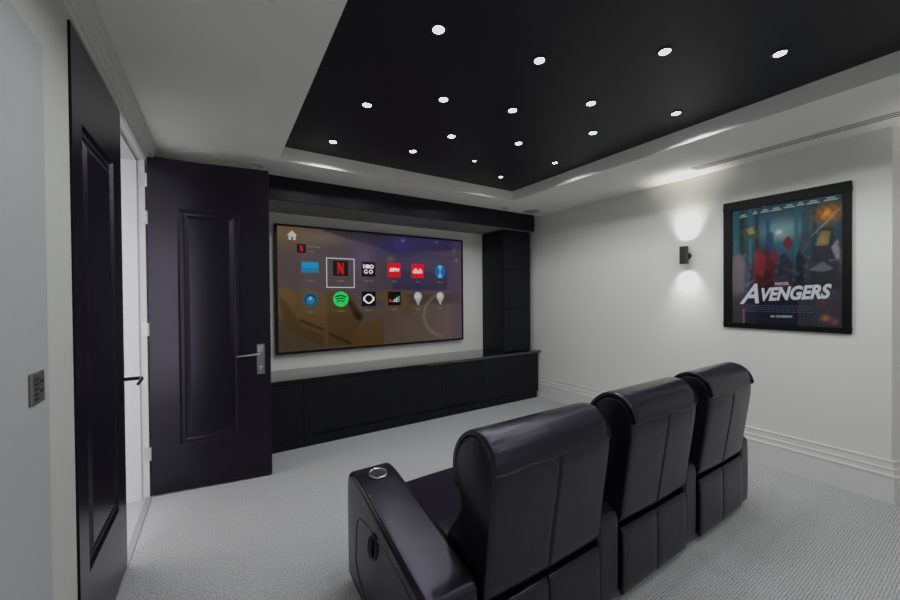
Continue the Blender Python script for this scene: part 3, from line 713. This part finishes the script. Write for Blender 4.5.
SIDE = [(.06,.075),(.06,.34),(.10,.44),(.40,.465),(.66,.452),(.735,.39),(.75,.075)]
def recliner(loc, arms, label, lever_side, hw=0.305, dz=0.0, sp=0.0, adz=0.0):
    t = thing('recliner', (0, 0, 0), label, 'recliner', 'row of three black leather recliners', local=True)
    BK = [(a, b + dz * max(0, min(1, (b - .45) / .4)) + sp * max(0, min(1, (.62 - b) / .2)) * (1 if a < .1 else 0)) for a, b in BACKS]
    mb = MB(); mb.box(-hw + .01, hw - .01, .035, .80, .04, .33); finish('base', mb, M['leather'], parent=t, bevel=.01)
    # rear lower panel: two upholstered halves meeting in a pleat
    for s in (-1, 1):
        mb = MB(); prof = chaikin([(.012,.036),(.0,.06),(.0,.36 + sp),(.012,.395 + sp),(.03,.392 + sp),(.03,.036)], 2)
        a, b = (-hw + .004, -.002) if s < 0 else (.002, hw - .004)
        loft(mb, prof, a, b, .008, None, 6, 4); finish('rear_panel', mb, M['leather'], parent=t, smooth=True, angle=60)
    groove = ([x * .01 for x in (-2.5, -1.6, -1.0, -.6, -.3, 0, .3, .6, 1.0, 1.6, 2.5)], lambda x, p: (0.009 * math.exp(-((x - .0 - .02 * (p[1] - .6)) / .006) ** 2) if (p[0] < .02 and .4 < p[1] < .875) else 0.0)
              - (0.006 * max(0, math.cos(x / hw * PI / 2)) if p[0] < .02 else 0.010 * max(0, math.cos(x / hw * PI / 2)) if p[0] > .1 else 0))
    mb = MB(); loft(mb, BK, -hw, hw, .014, groove, 14, 5); bk = finish('backrest', mb, M['leather'], parent=t, smooth=True, angle=60)
    for s in (-1, 1):
        mb = MB(); q = inset(BK, .006); mb.tube([(s * (hw - .006), a, b) for a, b in q], .0045, 6, True); finish('piping', mb, M['leather_seam'], parent=bk, smooth=True)
    mb = MB(); cp = [(a, b + dz) for a, b in cover_profile(.022)]
    loft(mb, cp, -hw + .001, hw - .007, .018, None, 16, 4); hr = finish('headrest', mb, M['leather'], parent=t, smooth=True, angle=70)
    mb = MB(); mb.tube([(x, RUN[0][0] - .004, RUN[0][1] + dz + .002 + .003 * math.sin(x * 30)) for x in [-hw + .008 + (2 * hw - .016) * k / 24 for k in range(25)]], .004, 6); finish('seam', mb, M['leather_seam'], parent=hr, smooth=True)
    mb = MB(); cush = chaikin([(.20,.36),(.20,.46),(.28,.482),(.55,.478),(.78,.476),(.83,.462),(.85,.41),(.84,.36)], 2)
    loft(mb, cush, -hw + .006, hw - .006, .025, ([], lambda x, p: -.004 * max(0, math.cos(x / hw * PI / 2)) if p[1] > .40 else 0), 12, 5); finish('seat', mb, M['leather'], parent=t, smooth=True, angle=60)
    mb = MB(); fr = chaikin([(.80,.10),(.80,.36),(.83,.375),(.862,.36),(.875,.25),(.87,.12),(.85,.095)], 2); loft(mb, fr, -hw + .008, hw - .008, .02, None, 8, 4); finish('footrest', mb, M['leather'], parent=t, smooth=True, angle=60)
    for fx in (-.20, .20):
        for fy in (.08, .72):
            mb = MB(); mb.lathe((fx, fy, 0), [(.018, 0), (.020, .010), (.014, .016), (.012, .042)], 'z', 16); finish('foot', mb, M['plastic'], parent=t, smooth=True)
    for a, b in arms:
        mb = MB(); loft(mb, [(p, q + (adz if a > 0 else 0) * max(0, min(1, (q - .3) / .1)) * max(0, 1 - p / .5)) for p, q in ARM], a, b, .024, None, 6, 6); ar = finish('armrest', mb, M['leather'], parent=t, smooth=True, angle=60)
        cx = (a + b) / 2 + .004; cy, cz = .735, .600; sl_ = math.atan2(.042, .25)
        def tilt(x, y, z): return (cx + x, cy + y * math.cos(sl_) - z * math.sin(sl_), cz + y * math.sin(sl_) * .55 + z * math.cos(sl_))
        mb = MB(); ringp = [tilt(.043 * math.cos(2*PI*k/36), .043 * math.sin(2*PI*k/36), .001) for k in range(36)]; mb.tube(ringp, .0042, 8, True); o = finish('cup_holder_rim', mb, M['chrome'], parent=ar, smooth=True); o['label'] = 'thin chrome cup holder rim'
        mb = MB(); mb._f([mb.bm.verts.new(tilt(.042 * math.cos(2*PI*k/36), .042 * math.sin(2*PI*k/36), .0012)) for k in range(36)]); finish('cup_holder', mb, M['cup'], parent=ar)
        if a < -0.4 or b > .49 and lever_side == 'right':   # outer arm: side panel and recline lever
            s = -1 if a < -.4 else 1; xo = a if s < 0 else b
            mb = MB(); sp = chaikin(SIDE, 2); mb.tube([(xo - s * .0005, y, z) for y, z in sp], .004, 6, True); finish('side_seam', mb, M['leather_seam'], parent=ar, smooth=True)
            ly, lz = .497, .350 if False else .405
            ly = .495
            mb = MB(); mb.tube([(xo + s * .003, ly + .048 * math.cos(2*PI*k/28) - .022 * math.sin(2*PI*k/28), lz + .062 * math.sin(2*PI*k/28)) for k in range(28)], .006, 8, True); o = finish('lever_surround', mb, M['plastic'], parent=ar, smooth=True)
            mb = MB(); mb._f([mb.bm.verts.new((xo + s * .002, ly + .046 * math.cos(2*PI*k/28) - .022 * math.sin(2*PI*k/28), lz + .060 * math.sin(2*PI*k/28))) for k in range(28)]); finish('lever_recess', mb, M['gap'], parent=ar)
            mb = MB(); mb.tube([(xo + s * .004, ly + .002, lz + .035), (xo + s * .012, ly, lz + .012), (xo + s * .012, ly - .002, lz - .02), (xo + s * .004, ly - .004, lz - .045)], [.007, .009, .009, .006], 8); finish('recline_lever', mb, M['plastic'], parent=ar, smooth=True)
    t.location = loc
    return t
M['cup'] = mat('cup_dark', (0.06, 0.06, 0.055), 0.35, metal=0.6)
recliner((1.125, 1.03, 0), [(-.568, -.343), (.338, .503)], 'leftmost black leather recliner, nearest the camera, with the chrome cup holder ring', 'left', .332, -.016, -.045, -.014)
recliner((1.940, 1.03, 0), [(.316, .468)], 'middle black leather recliner in the row of three', 'none', .310, .004, -.028, .022)
recliner((2.718, 1.03, 0), [(.312, .450)], 'rightmost black leather recliner, nearest the white wall with the poster', 'right', .303, .012, -.010, .012)

# ------------------------------------------------------------------ lights
def lamp(kind, name, loc, energy, col=(1, 1, 1), rot=(0, 0, 0), **k):
    l = bpy.data.lights.new(name, kind); l.energy = energy; l.color = col
    for a, b in k.items(): setattr(l, a, b)
    o = bpy.data.objects.new(name, l); C.objects.link(o); o.location = loc; o.rotation_euler = rot
    return o
K = 0.80
for i, (sx, sy, _) in enumerate(stars):
    lamp('SPOT', 'star_and_fill_lamp', (sx, sy, TZ - .014), 11 * K * (R_[i] / .027) ** 2, (0.97, 0.98, 1.0), spot_size=math.radians(156), spot_blend=0.08, shadow_soft_size=0.02)
for sx, sy in ((1.24, 1.08), (1.85, .70), (0.9, .5), (2.7, .0), (1.4, -.1), (2.1, -.4), (0.8, -.7), (2.8, -1.0), (1.5, -1.2)):
    lamp('SPOT', 'star_and_fill_lamp', (sx, sy, TZ - .014), 11 * K, (0.97, 0.98, 1.0), spot_size=math.radians(156), spot_blend=0.08, shadow_soft_size=0.02)  # first two just past the view, the rest unseen lamps added for fill
for en, an, bl in ((5, 124, 1.0), (22, 72, 1.0)):
    lamp('SPOT', 'wall_light_up', (sxx, syy, 1.938), en, (1.0, 0.98, 0.93), (PI, math.radians(5), 0), spot_size=math.radians(an), spot_blend=bl, shadow_soft_size=0.012)
for en, an, bl in ((4, 124, 1.0), (10, 76, 1.0)):
    lamp('SPOT', 'wall_light_down', (sxx, syy, 1.852), en, (1.0, 0.98, 0.93), (0, math.radians(-4), 0), spot_size=math.radians(an), spot_blend=bl, shadow_soft_size=0.012)
lamp('SPOT', 'star_and_fill_lamp', (2.9, -1.7, TZ - .014), 20, (0.99, 0.99, 1.0), spot_size=math.radians(156), spot_blend=0.08, shadow_soft_size=0.05)  # unseen extra lamp added to brighten the return of the right wall
lamp('SPOT', 'wall_light_up', (XR - 0.12, 0.18, 1.965), 5, (1.0, 0.98, 0.93), (PI, 0, 0), spot_size=math.radians(82), spot_blend=1.0, shadow_soft_size=0.012)
lamp('AREA', 'hall_lamp', (-1.6, 3.9, CZ - .03), 38 * K, (1, 0.98, 1), shape='RECTANGLE', size=0.6, size_y=2.0)

lamp('AREA', 'hall_fill_lamp', (-1.35, 0.65, 1.35), 38, (0.96, 0.95, 1.0), (PI / 2, 0, 0), shape='RECTANGLE', size=1.3, size_y=2.2)  # added panel light, no window here: gives the open door its sheen
lamp('AREA', 'rear_fill_lamp', (1.8, YB + .05, 1.35), 7 * K, (0.93, 0.95, 1.0), (PI / 2, 0, 0), shape='RECTANGLE', size=3.6, size_y=1.8)  # added soft fill from the back wall, which has no window

w = bpy.data.worlds.new('world'); scene.world = w; w.use_nodes = True
w.node_tree.nodes['Background'].inputs[0].default_value = (0.02, 0.02, 0.022, 1)

# ------------------------------------------------------------------ camera
f, yaw, pitch, roll = 364.13, math.radians(32.35), math.radians(0.567), math.radians(-0.472)
fw = Vector((math.sin(yaw) * math.cos(pitch), math.cos(yaw) * math.cos(pitch), -math.sin(pitch)))
r0 = Vector((math.cos(yaw), -math.sin(yaw), 0)); u0 = r0.cross(fw)
r1 = r0 * math.cos(roll) + u0 * math.sin(roll); u1 = -r0 * math.sin(roll) + u0 * math.cos(roll)
cam = bpy.data.cameras.new('camera'); cam.sensor_width = 36; cam.lens = f * 36 / 900; cam.clip_start = 0.05
co = bpy.data.objects.new('camera', cam); C.objects.link(co)
mw = Matrix((( r1.x, u1.x, -fw.x, 0), (r1.y, u1.y, -fw.y, 0), (r1.z, u1.z, -fw.z, 1.5), (0, 0, 0, 1)))
co.matrix_world = mw
scene.camera = co
scene.view_settings.view_transform = 'Standard'
scene.view_settings.look = 'None'
scene.view_settings.exposure = 0.0
scene.cycles.max_bounces = 10
scene.cycles.diffuse_bounces = 6
scene.cycles.use_denoising = True
scene.cycles.sample_clamp_indirect = 4.0

# gentle highlight shoulder, like the photograph's exposure
vs = scene.view_settings; vs.use_curve_mapping = True
cm = vs.curve_mapping; cm.extend = 'HORIZONTAL'; cc = cm.curves[3]
cc.points[0].location = (0.0, 0.0); cc.points[-1].location = (1.0, 0.74)
for q in ((0.40, 0.40), (0.70, 0.62)): cc.points.new(*q)
cm.update()
